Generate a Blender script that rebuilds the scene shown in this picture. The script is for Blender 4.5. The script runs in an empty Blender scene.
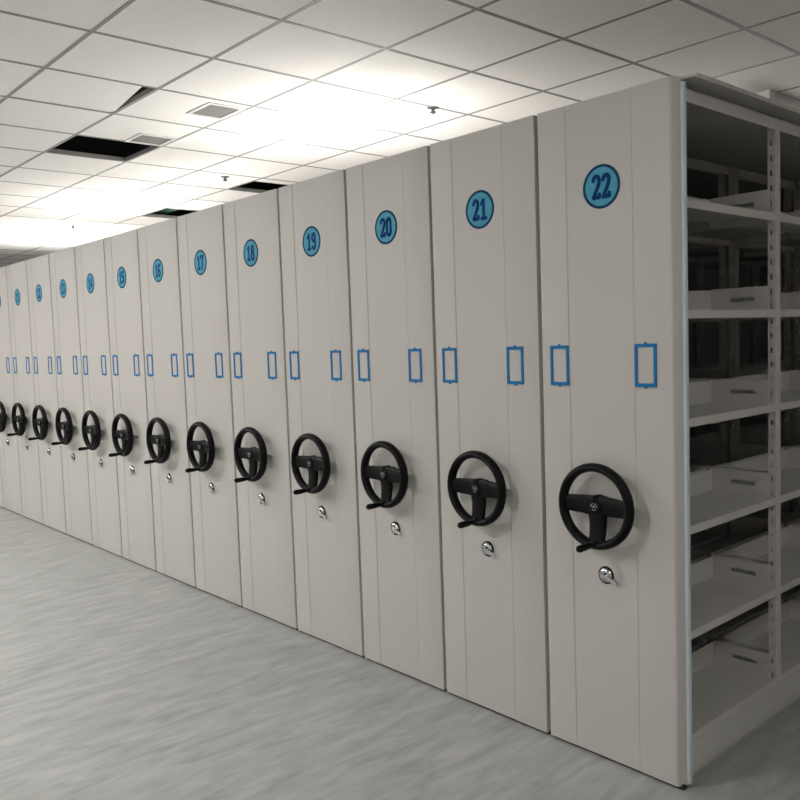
import bpy, bmesh, math, random
from mathutils import Vector, Matrix
random.seed(4)
SC = bpy.context.scene
COL = SC.collection
PI = math.pi

# ------------------------------------------------------------------ materials
def mat(name, color, rough=0.5, metal=0.0, noise=None, bump=0.0, emit=None, spec=0.5):
    m = bpy.data.materials.new(name); m.use_nodes = True
    nt = m.node_tree; b = nt.nodes['Principled BSDF']
    b.inputs['Base Color'].default_value = (*color, 1)
    b.inputs['Roughness'].default_value = rough
    b.inputs['Metallic'].default_value = metal
    b.inputs['Specular IOR Level'].default_value = spec
    if emit:
        b.inputs['Emission Color'].default_value = (*emit[0], 1)
        b.inputs['Emission Strength'].default_value = emit[1]
    if noise:
        sc, amt = noise
        tc = nt.nodes.new('ShaderNodeTexCoord'); n = nt.nodes.new('ShaderNodeTexNoise')
        n.inputs['Scale'].default_value = sc; n.inputs['Detail'].default_value = 4
        nt.links.new(tc.outputs['Object'], n.inputs['Vector'])
        r = nt.nodes.new('ShaderNodeValToRGB')
        r.color_ramp.elements[0].position = .3; r.color_ramp.elements[1].position = .7
        r.color_ramp.elements[0].color = (*[c*(1-amt) for c in color], 1)
        r.color_ramp.elements[1].color = (*[min(1, c*(1+amt)) for c in color], 1)
        nt.links.new(n.outputs['Fac'], r.inputs['Fac'])
        nt.links.new(r.outputs['Color'], b.inputs['Base Color'])
        if bump:
            bp = nt.nodes.new('ShaderNodeBump'); bp.inputs['Strength'].default_value = bump
            bp.inputs['Distance'].default_value = .002
            nt.links.new(n.outputs['Fac'], bp.inputs['Height'])
            nt.links.new(bp.outputs['Normal'], b.inputs['Normal'])
    return m

M = {}
M['paint'] = mat('cabinet_paint', (.50, .478, .452), .48, noise=(1.3, .025))
M['inner'] = mat('shelf_paint', (.50, .485, .455), .5)
M['seal'] = mat('edge_seal_strip', (.55, .62, .66), .4)
M['base'] = mat('chassis_grey', (.30, .29, .27), .6)
M['dark'] = mat('toe_recess_black', (.02, .02, .02), .7)
M['black'] = mat('wheel_plastic', (.005, .005, .0055), .45, spec=.12)
M['emblem'] = mat('emblem_silver', (.32, .32, .32), .4)
M['teal'] = mat('badge_teal', (.075, .33, .47), .6, noise=(40, .1), spec=.15)
M['navy'] = mat('badge_navy', (.002, .05, .18), .6, spec=.1)
M['ring'] = mat('badge_ring', (.004, .05, .125), .6, spec=.1)
M['blue'] = mat('card_frame_blue', (.01, .165, .40), .5, spec=.2)
M['chrome'] = mat('lock_chrome', (.55, .56, .57), .18, 1.0)
M['tile'] = mat('ceiling_tile', (.84, .82, .79), .9, noise=(60, .03), bump=.15)
M['bar'] = mat('ceiling_bar_shaded', (.24, .235, .225), .6)  # grey instead of white: shadow grooves along the bars put into the colour
M['void'] = mat('plenum_painted_shade', (.003, .003, .003), .95)  # near-black colour stands in for the shade above the open tiles
M['wall'] = mat('wall_paint', (.78, .77, .75), .85, noise=(2, .02))
M['vent'] = mat('vent_white', (.62, .61, .59), .5)
M['ventg'] = mat('vent_grey', (.10, .097, .093), .7)
M['grille'] = mat('grille_grey', (.22, .215, .205), .6)
M['lamp'] = mat('lamp_diffuser', (.9, .9, .9), .5, emit=((1, .985, .955), 48))
M['lamp_far'] = mat('lamp_diffuser_far', (.9, .9, .9), .5, emit=((1, .985, .955), 60))
M['lamp_right'] = mat('lamp_diffuser_right', (.9, .9, .9), .5, emit=((1, .985, .955), 17))
M['fill_tube'] = mat('added_uplight_tube', (.9, .9, .9), .5, emit=((1, .985, .96), 85))  # glow of the added uplights that whiten the ceiling
M['fill_tube_dim'] = mat('added_uplight_tube_dim', (.9, .9, .9), .5, emit=((1, .985, .96), 30))
M['pipe'] = mat('pipe_green', (.02, .09, .06), .5)
M['steel'] = mat('steel', (.10, .10, .10), .5, .3)
M['fill_tube_far'] = mat('added_uplight_tube_far', (.9, .9, .9), .5, emit=((1, .985, .96), 190))

def floor_mat():
    m = bpy.data.materials.new('floor_vinyl'); m.use_nodes = True
    nt = m.node_tree; b = nt.nodes['Principled BSDF']; b.inputs['Roughness'].default_value = .5
    tc = nt.nodes.new('ShaderNodeTexCoord')
    mp = nt.nodes.new('ShaderNodeMapping'); mp.inputs['Scale'].default_value = (11, 2.6, 1)
    mp.inputs['Rotation'].default_value = (0, 0, .12)
    n = nt.nodes.new('ShaderNodeTexNoise'); n.inputs['Scale'].default_value = 1.5; n.inputs['Detail'].default_value = 7
    n.inputs['Roughness'].default_value = .62; n.inputs['Distortion'].default_value = .5
    nt.links.new(tc.outputs['Object'], mp.inputs['Vector']); nt.links.new(mp.outputs['Vector'], n.inputs['Vector'])
    r = nt.nodes.new('ShaderNodeValToRGB')
    e = r.color_ramp.elements
    e[0].position = .3; e[0].color = (.27, .276, .266, 1)
    e[1].position = .68; e[1].color = (.42, .423, .41, 1)
    nt.links.new(n.outputs['Fac'], r.inputs['Fac']); nt.links.new(r.outputs['Color'], b.inputs['Base Color'])
    return m
M['floor'] = floor_mat()

# ------------------------------------------------------------------ helpers
def box(bm, x0, x1, y0, y1, z0, z1):
    v = [bm.verts.new(p) for p in ((x0,y0,z0),(x1,y0,z0),(x1,y1,z0),(x0,y1,z0),(x0,y0,z1),(x1,y0,z1),(x1,y1,z1),(x0,y1,z1))]
    for f in ((3,2,1,0),(4,5,6,7),(0,1,5,4),(1,2,6,5),(2,3,7,6),(3,0,4,7)):
        bm.faces.new([v[i] for i in f])

def prism(bm, pts, z0, z1):
    """polygon in x,y extruded along z"""
    lo = [bm.verts.new((x, y, z0)) for x, y in pts]; hi = [bm.verts.new((x, y, z1)) for x, y in pts]
    n = len(pts)
    bm.faces.new(lo[::-1]); bm.faces.new(hi)
    for i in range(n):
        j = (i+1) % n
        bm.faces.new((lo[i], lo[j], hi[j], hi[i]))

def cyl(bm, a, b, r0, r1=None, seg=24, caps=True):
    r1 = r0 if r1 is None else r1
    a, b = Vector(a), Vector(b); d = (b-a).normalized()
    u = d.orthogonal().normalized(); w = d.cross(u)
    A = [bm.verts.new(a+(u*math.cos(t)+w*math.sin(t))*r0) for t in (2*PI*i/seg for i in range(seg))]
    B = [bm.verts.new(b+(u*math.cos(t)+w*math.sin(t))*r1) for t in (2*PI*i/seg for i in range(seg))]
    for i in range(seg):
        j = (i+1) % seg; bm.faces.new((A[i], A[j], B[j], B[i]))
    if caps:
        bm.faces.new(A[::-1]); bm.faces.new(B)

def lathe(bm, prof, cx, cz, seg=32, y0=0.0):
    """profile of (radius, y) turned about a horizontal y axis through (cx, cz)"""
    rings = []
    for r, y in prof:
        if r < 1e-6: rings.append([bm.verts.new((cx, y0+y, cz))])
        else: rings.append([bm.verts.new((cx+r*math.cos(2*PI*i/seg), y0+y, cz+r*math.sin(2*PI*i/seg))) for i in range(seg)])
    for A, B in zip(rings, rings[1:]):
        for i in range(seg):
            j = (i+1) % seg
            if len(A) == 1 and len(B) == 1: continue
            if len(A) == 1: bm.faces.new((A[0], B[i], B[j]))
            elif len(B) == 1: bm.faces.new((A[j], A[i], B[0]))
            else: bm.faces.new((A[j], A[i], B[i], B[j]))

def torus(bm, cx, cy, cz, R, r, seg=56, sub=12, ry=None):
    ry = ry or r; g = []
    for i in range(seg):
        a = 2*PI*i/seg
        g.append([bm.verts.new((cx+(R+r*math.cos(b))*math.cos(a), cy+ry*math.sin(b), cz+(R+r*math.cos(b))*math.sin(a))) for b in (2*PI*k/sub for k in range(sub))])
    for i in range(seg):
        for k in range(sub):
            bm.faces.new((g[i][k], g[i][(k+1)%sub], g[(i+1)%seg][(k+1)%sub], g[(i+1)%seg][k]))

def obj(name, bm, m, parent=None, smooth=False, bevel=0.0):
    bmesh.ops.recalc_face_normals(bm, faces=bm.faces)
    me = bpy.data.meshes.new(name); bm.to_mesh(me); bm.free()
    me.materials.append(M[m] if isinstance(m, str) else m)
    if smooth:
        me.polygons.foreach_set('use_smooth', [True]*len(me.polygons))
        try: me.set_sharp_from_angle(angle=math.radians(38))
        except Exception: pass
    o = bpy.data.objects.new(name, me); COL.objects.link(o)
    if parent: o.parent = parent
    if bevel:
        b = o.modifiers.new('bevel', 'BEVEL'); b.width = bevel; b.segments = 2; b.limit_method = 'ANGLE'
    return o

def B(): return bmesh.new()
def boxes(name, L, m, parent=None, **k):
    bm = B()
    for q in L: box(bm, *q)
    return obj(name, bm, m, parent, **k)
def structure(o): o['kind'] = 'structure'; return o
def tag(o, label, cat, group=None):
    o['label'] = label; o['category'] = cat
    if group: o['group'] = group
    return o
def thing(name, loc, label, cat, group=None):
    o = bpy.data.objects.new(name, None); COL.objects.link(o); o.location = loc
    o.empty_display_size = .1
    return tag(o, label, cat, group)

def arc(cx, cz, rx, rz, a0, a1, n=9):
    return [(cx+rx*math.cos(math.radians(a0+(a1-a0)*k/n)), cz+rz*math.sin(math.radians(a0+(a1-a0)*k/n))) for k in range(n+1)]
GLYPH = {   # strokes in a cell 0..0.5 wide and 0..1 high
 '0': [arc(.25, .70, .17, .22, 0, 180)+arc(.25, .30, .17, .22, 180, 360)+[(.42, .70)]],
 '1': [[(.12, .74), (.27, .90), (.27, .08)], [(.12, .08), (.42, .08)]],
 '2': [arc(.25, .73, .17, .19, 170, -20, 10)+[(.37, .56), (.09, .10), (.42, .10), (.42, .20)]],
 '3': [arc(.24, .72, .17, .20, 160, -80, 10)+arc(.24, .29, .18, .21, 80, -160, 10)],
 '4': [[(.33, .08), (.33, .92), (.07, .32), (.47, .32)]],
 '5': [[(.40, .91), (.12, .91), (.10, .52)]+arc(.24, .34, .18, .25, 120, -150, 11)],
 '6': [[(.40, .80)]+arc(.25, .73, .17, .19, 30, 180)+[(.08, .30)]+arc(.25, .30, .17, .21, 180, 540, 18)],
 '7': [[(.08, .80), (.08, .91), (.43, .91), (.20, .06)]],
 '8': [arc(.25, .71, .15, .20, 0, 360, 18), arc(.25, .28, .175, .22, 0, 360, 18)],
 '9': [[(.10, .20)]+arc(.25, .27, .17, .19, 210, 360)+[(.42, .70)]+arc(.25, .70, .17, .21, 0, 360, 18)],
}
def number_mesh(s, h, m, parent, name, loc, pitch=.56, wide=.82, sw=.088):
    """condensed bold numerals built from thick strokes"""
    bm = B(); W0 = pitch*(len(s)-1)+.5; lay = 0
    for k, ch in enumerate(s):
        for st in GLYPH[ch]:
            P = [(((k*pitch+x)-W0/2)*wide*h, (z-.5)*h) for x, z in st]
            r = sw*h
            for a, b in zip(P, P[1:]):
                dx, dz = b[0]-a[0], b[1]-a[1]; L = math.hypot(dx, dz) or 1
                nx, nz = -dz/L*r, dx/L*r; lay += 1; y = -.0008-(lay % 7)*.00002
                bm.faces.new([bm.verts.new((x, y, z)) for x, z in ((a[0]+nx, a[1]+nz), (b[0]+nx, b[1]+nz), (b[0]-nx, b[1]-nz), (a[0]-nx, a[1]-nz))])
            for p in P:
                lay += 1; y = -.0008-(lay % 7)*.00002
                bm.faces.new([bm.verts.new((p[0]+r*math.cos(t), y, p[1]+r*math.sin(t))) for t in (2*PI*q/12 for q in range(12))])
    o = obj(name, bm, m, parent); o.location = loc
    return o

# ------------------------------------------------------------------ camera
CAM = (1.3526, -2.3741, 1.5242); YAW, PIT, ROL, F = .845746, -.072582, -.034622, 831.70
fw = Vector((-math.sin(YAW)*math.cos(PIT), math.cos(YAW)*math.cos(PIT), math.sin(PIT)))
rt = Vector((math.cos(YAW), math.sin(YAW), 0)); up = rt.cross(fw)
r2 = rt*math.cos(ROL)+up*math.sin(ROL); u2 = -rt*math.sin(ROL)+up*math.cos(ROL)
cd = bpy.data.cameras.new('camera'); cam = bpy.data.objects.new('camera', cd); COL.objects.link(cam)
mt = Matrix((r2, u2, -fw)).transposed().to_4x4(); mt.translation = Vector(CAM)
cam.matrix_world = mt; cd.sensor_width = 36; cd.lens = F/800*36; cd.clip_start = .05
SC.camera = cam

# ------------------------------------------------------------------ room shell
CZ = 2.927; T = .6
GX, GY = -2.3486, -.8384
X0, X1 = GX-20*T, GX+10*T        # -14.35 .. 3.65
Y0, Y1 = GY-7*T, GY+14*T         # -5.04 .. 7.56
structure(boxes('floor', [(X0, X1, Y0, Y1, -.1, .028)], 'floor'))
structure(boxes('wall_left', [(X0-.12, X0, Y0-.12, Y1+.12, 0, 3.5)], 'wall'))
structure(boxes('wall_right', [(X1, X1+.12, Y0-.12, Y1+.12, 0, 3.5)], 'wall'))
structure(boxes('wall_front', [(X0, X1, Y0-.12, Y0, 0, 3.5)], 'wall'))
structure(boxes('wall_back', [(X0, X1, Y1, Y1+.12, 0, 3.5)], 'wall'))
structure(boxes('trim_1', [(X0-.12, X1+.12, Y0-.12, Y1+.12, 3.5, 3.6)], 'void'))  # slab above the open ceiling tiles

# cells are (i, j): x from GX+i*T, y from GY+j*T
holes = {(-4, 1), (-5, 4), (-8, 4)}
lights_far = []
lights_front = [(-3, -3), (-6, -3), (-10, -3), (-14, -3), (1, -4), (7, 0), (7, -4)]
vent_cells = {(-2, 1), (-3, 1)}
bm = B(); e = .010
for i in range(-20, 10):
    for j in range(-7, 14):
        if (i, j) in holes or (i, j) in lights_front+lights_far:
            if (i, j) == (-5, 4): box(bm, GX-4*T-.145, GX-4*T-e, GY+4*T+e, GY+5*T-e, CZ+.002, CZ+.016)
            continue
        x, y = GX+i*T, GY+j*T
        if (i, j) == (-2, 0):     # the displaced tile, turned in its frame so a dark wedge opens
            prism(bm, [(x+e, y+e), (x+T-e, y+e), (x+T-e, y+T-.085), (x+e+.02, y+T-.006), (x+e, y+T-.03)], CZ+.004, CZ+.018)
        elif (i, j) in vent_cells:
            vx0, vx1 = (-3.30, -3.015) if i == -2 else (-4.142, -3.885)
            vy0, vy1 = (.105, .345) if i == -2 else (.085, .345)
            for q in ((x+e, vx0, y+e, y+T-e), (vx1, x+T-e, y+e, y+T-e), (vx0, vx1, y+e, vy0), (vx0, vx1, vy1, y+T-e)):
                if q[1]-q[0] > .002 and q[3]-q[2] > .002: box(bm, *q, CZ+.002, CZ+.016)
        else:
            box(bm, x+e, x+T-e, y+e, y+T-e, CZ+.002, CZ+.016)
structure(obj('ceiling', bm, 'tile'))
bm = B()
for i in range(-20, 11): box(bm, GX+i*T-.010, GX+i*T+.010, Y0, Y1, CZ, CZ+.03)
for j in range(-7, 15): box(bm, X0, X1, GY+j*T-.010, GY+j*T+.010, CZ+.0004, CZ+.0296)
structure(obj('trim_2', bm, 'bar'))

# ceiling panel lights of the aisle
def panel_light(i, j, label, m):
    x, y = GX+i*T, GY+j*T
    t = thing('ceiling_light', (x+T/2, y+T/2, CZ), label, 'ceiling light', 'square ceiling light panels')
    boxes('frame', [(-.285, .285, -.285, -.265, -.004, .02), (-.285, .285, .265, .285, -.004, .02), (-.285, -.265, -.265, .265, -.004, .02), (.265, .285, -.265, .265, -.004, .02)], 'vent', t)
    boxes('diffuser', [(-.265, .265, -.265, .265, .004, .014)], m, t)
wh = ['above the aisle before cabinets 18 and 17', 'above the aisle before cabinets 15 and 14', 'above the far part of the aisle', 'at the far left end of the aisle', 'above the aisle behind the camera', 'above the open floor beside cabinet 22', 'above the aisle to the right of the camera']
for (i, j), w in zip(lights_front, wh):
    panel_light(i, j, 'square white recessed ceiling light panel '+w, 'lamp_right' if i > 4 else 'lamp' if i > -8 else 'lamp_far')

# unseen uplights added on the cabinet tops to brighten the ceiling
def uplight(x, y, z, label, m='fill_tube', L=1.2):
    t = thing('added_uplight', (x, y, z), label, 'light', 'added uplights unseen on the cabinet tops')
    boxes('housing', [(-L/2, L/2, -.045, .045, 0, .03)], 'vent', t, bevel=.004)
    bm = B(); cyl(bm, (-L/2+.03, 0, .048), (L/2-.03, 0, .048), .018, seg=16); obj('fill_tube', bm, m, t, smooth=True)
    for s in (-1, 1):
        boxes('end_cap', [(s*(L/2-.015)-.014, s*(L/2-.015)+.014, -.03, .03, .03, .075)], 'vent', t, bevel=.003)

# ------------------------------------------------------------------ mobile shelving cabinets
W = .54761; H = 2.30
BAY = .695; NB = 7
YS = .050; POSTY = [.675+BAY*k for k in range(NB)]
YE = POSTY[-1]+.04
SX = W-.010            # side plane of the near (right) side
SX0 = .012             # side plane of the left side
SHELF_Z = [1.932, 1.586, 1.240, .893, .547, .203]

def panel_mesh(end=True):
    bm = B()
    p = [(0, .035), (0, .004), (.0015, .001), (.004, 0), (.1190, 0), (.1203, .0022), (.1228, .0022), (.1235, .0015), (.3785, .0015), (.3795, .0026),
         (.3808, .0026), (.3818, 0), (.5115, 0), (.516, .0008), (.5195, .0035), (.5215, .008), (.5240, .0125), (.534, .030), (.534, .035)]
    if not end: p = p[:12]+[(.5285, 0), (.5312, .0012), (.5320, .004), (.5320, .035)]
    prism(bm, p, .040, H)
    return bm

def post_meshes(side):
    """angle upright: smooth flange on the side plane and a perforated and a solid flange"""
    bm = B()
    s = -1 if side else 1
    X = SX if side else SX0
    def bx(xa, xb, *r):
        a, b = X+s*xa, X+s*xb
        box(bm, min(a, b), max(a, b), *r)
    z0, z1 = .175, 2.262
    bx(0, .003, 0, .04, z0, z1)
    bx(.003, .028, .0375, .04, z0, z1)  # rear flange made solid so the perforations look dark
    for ya, yb in ((0, .0025),):
        bx(.003, .011, ya, yb, z0, z1); bx(.019, .028, ya, yb, z0, z1)
        z = z0; zz = z0+.030
        while zz+.02 < z1:
            bx(.011, .019, ya, yb, z, zz); z = zz+.019; zz += .0532
        bx(.011, .019, ya, yb, z, z1)
    return bm

def shelf_mesh(side, y0, y1):
    bm = B(); s = -1 if side else 1; X = SX if side else SX0
    def bx(xa, xb, *r):
        a, b = X+s*xa, X+s*xb
        box(bm, min(a, b), max(a, b), *r)
    bx(.002, .25, y0, y1, -.0015, 0)
    bx(.0005, .002, y0, y1, -.027, 0)
    bx(.002, .012, y0, y1, -.027, -.0255)
    bx(.248, .25, y0, y1, 0, .082)
    return bm

def bracket_mesh(side, slotted=True):
    bm = B(); s = -1 if side else 1; X = SX if side else SX0
    def bx(xa, xb, *r):
        a, b = X+s*xa, X+s*xb
        box(bm, min(a, b), max(a, b), *r)
    y0, y1 = 0, .0016
    if not slotted: bx(.020, .247, y0, y1, -.028, .088); return bm
    bx(.020, .078, y0, y1, -.028, .088); bx(.172, .247, y0, y1, -.028, .088)
    bx(.078, .172, y0, y1, -.028, .036); bx(.078, .172, y0, y1, .052, .088)
    return bm

CACHE = {}
def inst(key, name, maker, m, parent, loc=(0, 0, 0), **k):
    """first use builds the mesh, later uses are copies sharing it"""
    if key in CACHE:
        o = CACHE[key].copy(); COL.objects.link(o); o.parent = parent
    else:
        o = obj(name, maker(), m, parent, **k); CACHE[key] = o
    o.location = loc
    return o

def ring_tube(bm, a0, a1, R, w, cx, cz, y0, y1, n=14):
    pts = []
    for k in range(n+1):
        t = a0+(a1-a0)*k/n; pts.append((math.cos(t), math.sin(t)))
    for (c0, s0), (c1, s1) in zip(pts, pts[1:]):
        q = [(cx+(R-w)*c0, cz+(R-w)*s0), (cx+R*c0, cz+R*s0), (cx+R*c1, cz+R*s1), (cx+(R-w)*c1, cz+(R-w)*s1)]
        lo = [bm.verts.new((x, y0, z)) for x, z in q]; hi = [bm.verts.new((x, y1, z)) for x, z in q]
        bm.faces.new(lo); bm.faces.new(hi[::-1])
        for i in range(4):
            j = (i+1) % 4; bm.faces.new((lo[i], hi[i], hi[j], lo[j]))

def spoke_mesh(ang):
    """flat dished arm from the hub to the rim"""
    bm = B(); c, s = math.cos(ang), math.sin(ang)
    secs = [(.010, .034, -.060, .022), (.06, .030, -.057, .021), (.10, .028, -.062, .021), (.130, .028, -.070, .020)]
    rings = []
    for r, hw, y, th in secs:
        ring = []
        for u, v in ((-1, -.5), (-.75, -1), (.75, -1), (1, -.5), (1, 1), (-1, 1)):
            ring.append(bm.verts.new((r*c-u*hw*s, y+v*th*.5, r*s+u*hw*c)))
        rings.append(ring)
    for A, C in zip(rings, rings[1:]):
        for i in range(6):
            j = (i+1) % 6; bm.faces.new((A[i], A[j], C[j], C[i]))
    bm.faces.new(rings[0][::-1]); bm.faces.new(rings[-1])
    return bm

def hub_mesh():
    bm = B(); lathe(bm, [(0, -.078), (.020, -.078), (.024, -.074), (.028, -.068), (.037, -.058), (.037, -.040), (.026, -.032), (.019, -.028), (0, -.028)], 0, 0); return bm
def shaft_mesh():
    bm = B(); lathe(bm, [(0, -.030), (.017, -.030), (.017, -.018), (.027, -.018), (.027, -.010), (0, -.010)], 0, 0); return bm
def rim_mesh():
    bm = B(); torus(bm, 0, -.070, 0, .1325, .0150, ry=.0195); return bm
def handle_mesh():
    bm = B()
    lathe(bm, [(0, -.066), (.013, -.066), (.014, -.088), (.008, -.092), (.0075, -.100), (.0095, -.108), (.0115, -.130), (.0125, -.155), (.0115, -.166), (.007, -.172), (0, -.173)], 0, -.128, seg=20)
    return bm
def emblem_mesh():
    bm = B()
    for k in range(3):
        a = PI/2+.35+k*2*PI/3; ring_tube(bm, a, a+2*PI/3-.7, .0125, .0022, 0, 0, -.0795, -.078)
    v = [(-.0062, -.004), (0, .007), (.0062, -.004), (.0038, -.004), (0, .0028), (-.0038, -.004)]
    lo = [bm.verts.new((x, -.0795, z)) for x, z in v]; hi = [bm.verts.new((x, -.078, z)) for x, z in v]
    for q in ((0, 1, 4, 5), (1, 2, 3, 4)): bm.faces.new([lo[i] for i in q]); bm.faces.new([hi[i] for i in q][::-1])
    for i in range(6):
        j = (i+1) % 6; bm.faces.new((lo[i], hi[i], hi[j], lo[j]))
    box(bm, -.0022, .0022, -.0795, -.078, -.0015, .0012)
    return bm
def frame_mesh():
    bm = B(); w, h, t = .0395, .070, .0115; y0, y1 = -.004, .001
    box(bm, -w, -w+t*.85, y0, y1, -h, h); box(bm, w-t*.85, w, y0, y1, -h, h)
    box(bm, -w+t*.85, w-t*.85, y0, y1, h-t, h); box(bm, -w+t*.85, w-t*.85, y0, y1, -h, -h+t)
    cyl(bm, (0, y0-.001, h+.001), (0, y1, h+.001), .0045, seg=10); cyl(bm, (0, y0-.001, -h-.001), (0, y1, -h-.001), .0045, seg=10)
    return bm
def disc_mesh(r, y, th):
    bm = B(); lathe(bm, [(0, y-th), (r, y-th), (r, y), (0, y)], 0, 0, seg=48); return bm
def ring_mesh(R, w, ya, yb):
    bm = B(); lathe(bm, [(R-w, ya), (R, ya), (R, yb), (R-w, yb), (R-w, ya)], 0, 0, seg=48); return bm
def lock_mesh():
    bm = B(); lathe(bm, [(0, -.010), (.014, -.010), (.016, -.012), (.022, -.010), (.026, -.004), (.027, .001), (0, .001)], 0, 0); return bm
def lockring_mesh():
    bm = B(); lathe(bm, [(.0268, .001), (.0268, -.0045), (.030, -.0035), (.031, .001), (.0268, .001)], 0, 0); return bm
def slot_mesh():
    bm = B(); lathe(bm, [(0, -.0125), (.0075, -.0125), (.0075, -.010), (0, -.010)], .002, .002, seg=18); return bm
def key_mesh():
    bm = B()
    p = [(0, .007), (.014, .004), (.036, -.006), (.054, -.018), (.051, -.026), (.036, -.021), (.002, -.008)]
    lo = [bm.verts.new((x, -.017 if x > .015 else -.018, z)) for x, z in p]; hi = [bm.verts.new((x, -.012 if x > .015 else -.012, z)) for x, z in p]
    bm.faces.new(lo); bm.faces.new(hi[::-1])
    for i in range(7):
        j = (i+1) % 7; bm.faces.new((lo[i], hi[i], hi[j], lo[j]))
    return bm

def front_fittings(root, num):
    b = inst('badge', 'number_badge', lambda: disc_mesh(.0705, 0, .0008), 'teal', root, (.2625, .0015, 2.007))
    inst('bring', 'badge_ring', lambda: ring_mesh(.0725, .009, -.0016, 0), 'ring', b)
    number_mesh(str(num), .084, 'navy', b, 'number', (0, -.0006, 0))
    for x in (.0785, .4215):
        inst('cf', 'card_frame', frame_mesh, 'blue', root, (x, 0, 1.4135))
    w = inst('rim', 'handwheel', rim_mesh, 'black', root, (.2575, .013, .941), smooth=True)
    for k, a in enumerate((PI, 0, -PI/2)):
        inst('spoke%d' % k, 'spoke', lambda a=a: spoke_mesh(a), 'black', w, smooth=True)
    inst('hub', 'hub', hub_mesh, 'black', w, smooth=True)
    inst('shaft', 'shaft', shaft_mesh, 'black', w, smooth=True)
    inst('crank', 'crank_handle', handle_mesh, 'black', w, smooth=True)
    eo = inst('emblem', 'emblem', emblem_mesh, 'emblem', w); eo['label'] = 'small pale round emblem with a peaked mark'
    l = inst('lock', 'lock', lock_mesh, 'chrome', root, (.2566, .0015, .693), smooth=True)
    inst('lockring', 'lock_ring', lockring_mesh, 'black', l, smooth=True)
    inst('slot', 'keyhole', slot_mesh, 'black', l)
    inst('key', 'key', key_mesh, 'chrome', l)

def cover_boxes(x0, x1):
    return [(x0, x1, .037, YE+.02, 2.292, 2.300), (x1-.0025, x1, .037, YE+.02, 2.286, 2.2925), (.04, W-.05, .05, YE, 2.262, 2.292)]

def cabinet(n, full):
    k = 23-n
    where = {22: 'nearest, its right side open with empty shelves',
             21: 'second from the right end', 5: 'the last of the row at the far left end',
             20: 'third from the right end', }.get(
             n, 'between cabinets %d and %d' % (n-1, n+1))
    root = thing('mobile_shelving_cabinet', (-k*W, 0, 0), 'grey mobile shelving cabinet numbered %d, %s' % (n, where), 'cabinet', 'numbered mobile cabinets with handwheels')
    inst('panel%d' % (n == 22), 'front_panel', lambda: panel_mesh(n == 22), 'paint', root, smooth=True)
    inst('seal', 'edge_seal', lambda: (lambda bm: (box(bm, .5335, .5450, .0300, .049, .045, 2.285), bm)[1])(B()), 'seal', root, bevel=.003)
    inst('toe', 'toe_recess', lambda: (lambda bm: (box(bm, .004, .532, .012, .036, .0275, .0448), bm)[1])(B()), 'dark', root)
    inst('chassis', 'chassis', lambda: (lambda bm: (box(bm, SX0+.002, SX-.002, .0365, YE, .07, .168), box(bm, SX0+.03, SX-.03, .05, YE-.01, .0275, .07), box(bm, SX0+.001, SX-.0005, .047, YE, .160, .1745), bm)[3])(B()), 'inner', root)
    if n == 22:
        boxes('top_cover', cover_boxes(0, W+.040), 'inner', root)
    else:
        inst('cover', 'top_cover', lambda: (lambda bm: ([box(bm, *q) for q in cover_boxes(.004, W-.006)], bm)[1])(B()), 'inner', root)
    front_fittings(root, n)
    if full:
        for side in (1, 0):
            X = SX if side else SX0
            a, b = (X-.003, X) if side else (X, X+.003)
            inst('rail%d' % side, 'top_rail', lambda: (lambda bm: (box(bm, a-.0, b, YS, YE, 2.2625, 2.2625+.0005), box(bm, a, b+(.0005 if side else 0), YS, YE, 2.228, 2.266), bm)[2])(B()), 'inner', root)
            for y in POSTY:
                inst('post%d' % side, 'upright', lambda: post_meshes(side), 'inner', root, (0, y, 0))
            for z in SHELF_Z:
                for j in range(NB):
                    y0 = YS if j == 0 else POSTY[j-1]+.040; y1 = POSTY[j]
                    s = inst(('shelf', side, j > 0), 'shelf', lambda: shelf_mesh(side, 0, y1-y0), 'inner', root, (0, y0, z))
                    inst(('br', side), 'shelf_bracket', lambda: bracket_mesh(side), 'inner', s, (0, y1-y0-.0020, 0))
                    inst(('brn', side), 'shelf_bracket', lambda: bracket_mesh(side, False), 'inner', s, (0, .0004, 0))  # unslotted plate added behind the slots to keep them dark
    else:
        def rack():
            bm = B()
            for y in POSTY:
                box(bm, SX-.04, SX, y, y+.04, .175, 2.262); box(bm, SX0, SX0+.04, y, y+.04, .175, 2.262)
            for z in SHELF_Z+[2.25]:
                box(bm, SX0+.002, SX-.002, YS, YE, z-.025, z)
            box(bm, W/2-.002, W/2+.002, YS, YE, .19, 2.25)  # centre sheet added to block the bright view through the racks
            return bm
        inst('rack', 'shelving_frame', rack, 'inner', root)
    return root

for n in range(22, 4, -1):
    cabinet(n, n >= 21)

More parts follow.
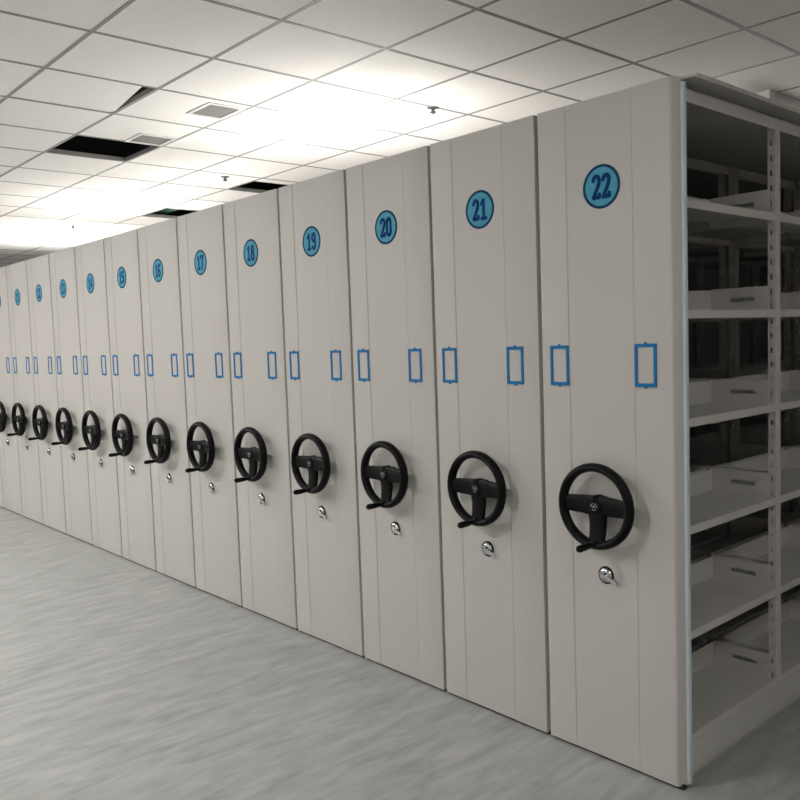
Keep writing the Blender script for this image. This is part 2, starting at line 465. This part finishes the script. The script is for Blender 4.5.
# ------------------------------------------------------------------ ceiling fittings
def vent(x0, x1, y0, y1, label, kind):
    t = thing('ceiling_vent', ((x0+x1)/2, (y0+y1)/2, CZ), label, 'vent')
    a, b = (x1-x0)/2, (y1-y0)/2; f = .022
    boxes('frame', [(-a, a, -b, -b+f, -.004, .014), (-a, a, b-f, b, -.004, .014), (-a, -a+f, -b+f, b-f, -.004, .014), (a-f, a, -b+f, b-f, -.004, .014)], 'vent', t)
    a -= f; b -= f
    bm = B()
    if kind == 'grid':
        N = 13
        for k in range(1, N):
            x = -a+2*a*k/N; box(bm, x-.0035, x+.0035, -b, b, .001, .010)
            y = -b+2*b*k/N; box(bm, -a, a, y-.0035, y+.0035, .0012, .0098)
        obj('grille', bm, 'grille', t)
    else:
        N = 7
        for k in range(N):
            x = -a+2*a*(k+.5)/N
            v = [bm.verts.new(p) for p in ((x-.013, -b, .001), (x+.006, -b, .016), (x+.006, b, .016), (x-.013, b, .001), (x-.011, -b, .001), (x+.008, -b, .016), (x+.008, b, .016), (x-.011, b, .001))]
            for q in ((0,1,2,3),(7,6,5,4),(0,4,5,1),(3,2,6,7),(0,3,7,4),(1,5,6,2)): bm.faces.new([v[i] for i in q])
        obj('louvre', bm, 'grille', t)
    boxes('backing', [(-a, a, -b, b, .020, .022)], 'ventg', t)
vent(-3.30, -3.015, .105, .345, 'small square grey grille vent in a ceiling tile, nearer of the two vents', 'grid')
vent(-4.142, -3.885, .085, .345, 'small square louvred ceiling vent beside the big black opening', 'louvre')

def sprinkler(x, y, label):
    t = thing('sprinkler_head', (x, y, CZ+.0015), label, 'sprinkler', 'ceiling sprinklers')
    def rev(name, prof, m):
        bm = B(); lathe(bm, prof, 0, 0, seg=20)
        bmesh.ops.rotate(bm, verts=bm.verts, matrix=Matrix.Rotation(-PI/2, 3, 'X'))
        return obj(name, bm, m, t, smooth=True)
    rev('escutcheon', [(0, .010), (.036, .002), (.038, -.001), (0, -.001)], 'steel')
    rev('stem', [(0, .026), (.008, .026), (.011, .012), (.012, .004), (0, .004)], 'steel')
    rev('deflector', [(0, .040), (.006, .038), (.006, .029), (.020, .030), (.020, .025), (0, .0245)], 'steel')
sprinkler(-2.362, 1.269, 'small dark sprinkler head on the bright ceiling above cabinets 20 and 21')
sprinkler(-4.861, 1.266, 'small sprinkler head on the ceiling between two black openings above cabinet 17')
sprinkler(-8.16, 1.222, 'small faint sprinkler head farthest left above cabinet 13')

# duct pieces seen in the openings
def pipe(x0, x1, y, z, r, label, m):
    bm = B(); cyl(bm, (x0, y, z), (x1, y, z), r, seg=20)
    tag(obj('ceiling_pipe', bm, m, smooth=True), label, 'pipe')
pipe(-7.5, -6.2, 1.88, 3.03, .045, 'green pipe inside the small far opening in the ceiling', 'pipe')
t = thing('junction_fitting', (-4.39, .06, 3.05), 'tiny metal pipe fitting glinting inside the big black ceiling opening', 'fitting')
bm = B(); cyl(bm, (0, 0, -.03), (0, 0, .449), .010, seg=12); obj('hanger_rod', bm, 'steel', t, smooth=True)
bm = B(); cyl(bm, (-.045, 0, -.03), (.045, 0, -.03), .018, seg=14); obj('coupling', bm, 'steel', t, smooth=True)

tag(boxes('ceiling_duct', [(-1.10, -.93, 2.66, 4.2, 2.76, CZ+.001)], 'wall', bevel=.004), 'short white boxed duct on the ceiling beyond cabinet 22', 'duct')

ZT = 2.3005
uplight(-2.95, .95, ZT, 'added uplight lying unseen on the tops of cabinets 17 and 18, nearest of all', L=1.5)
uplight(-4.9, 1.1, ZT, 'added uplight lying unseen on the tops of cabinets 13 to 15, second from the right', 'fill_tube_dim')
uplight(-6.5, 1.1, ZT, 'added uplight lying unseen on the tops of cabinets 11 and 12, third from the right')
uplight(-9.1, 1.5, ZT, 'added uplight lying unseen on the cabinet tops beyond cabinet 10, farthest of all', 'fill_tube_far', L=1.5)
uplight(-1.5, 3.4, ZT, 'added uplight lying unseen far back on the tops of cabinets 20 and 21', 'fill_tube_dim')

# ------------------------------------------------------------------ world / view
w = bpy.data.worlds.new('world'); SC.world = w; w.use_nodes = True
w.node_tree.nodes['Background'].inputs[0].default_value = (.5, .5, .5, 1)
w.node_tree.nodes['Background'].inputs[1].default_value = .0
SC.view_settings.view_transform = 'Standard'; SC.view_settings.look = 'None'
SC.view_settings.exposure = 0.25; SC.view_settings.gamma = 1
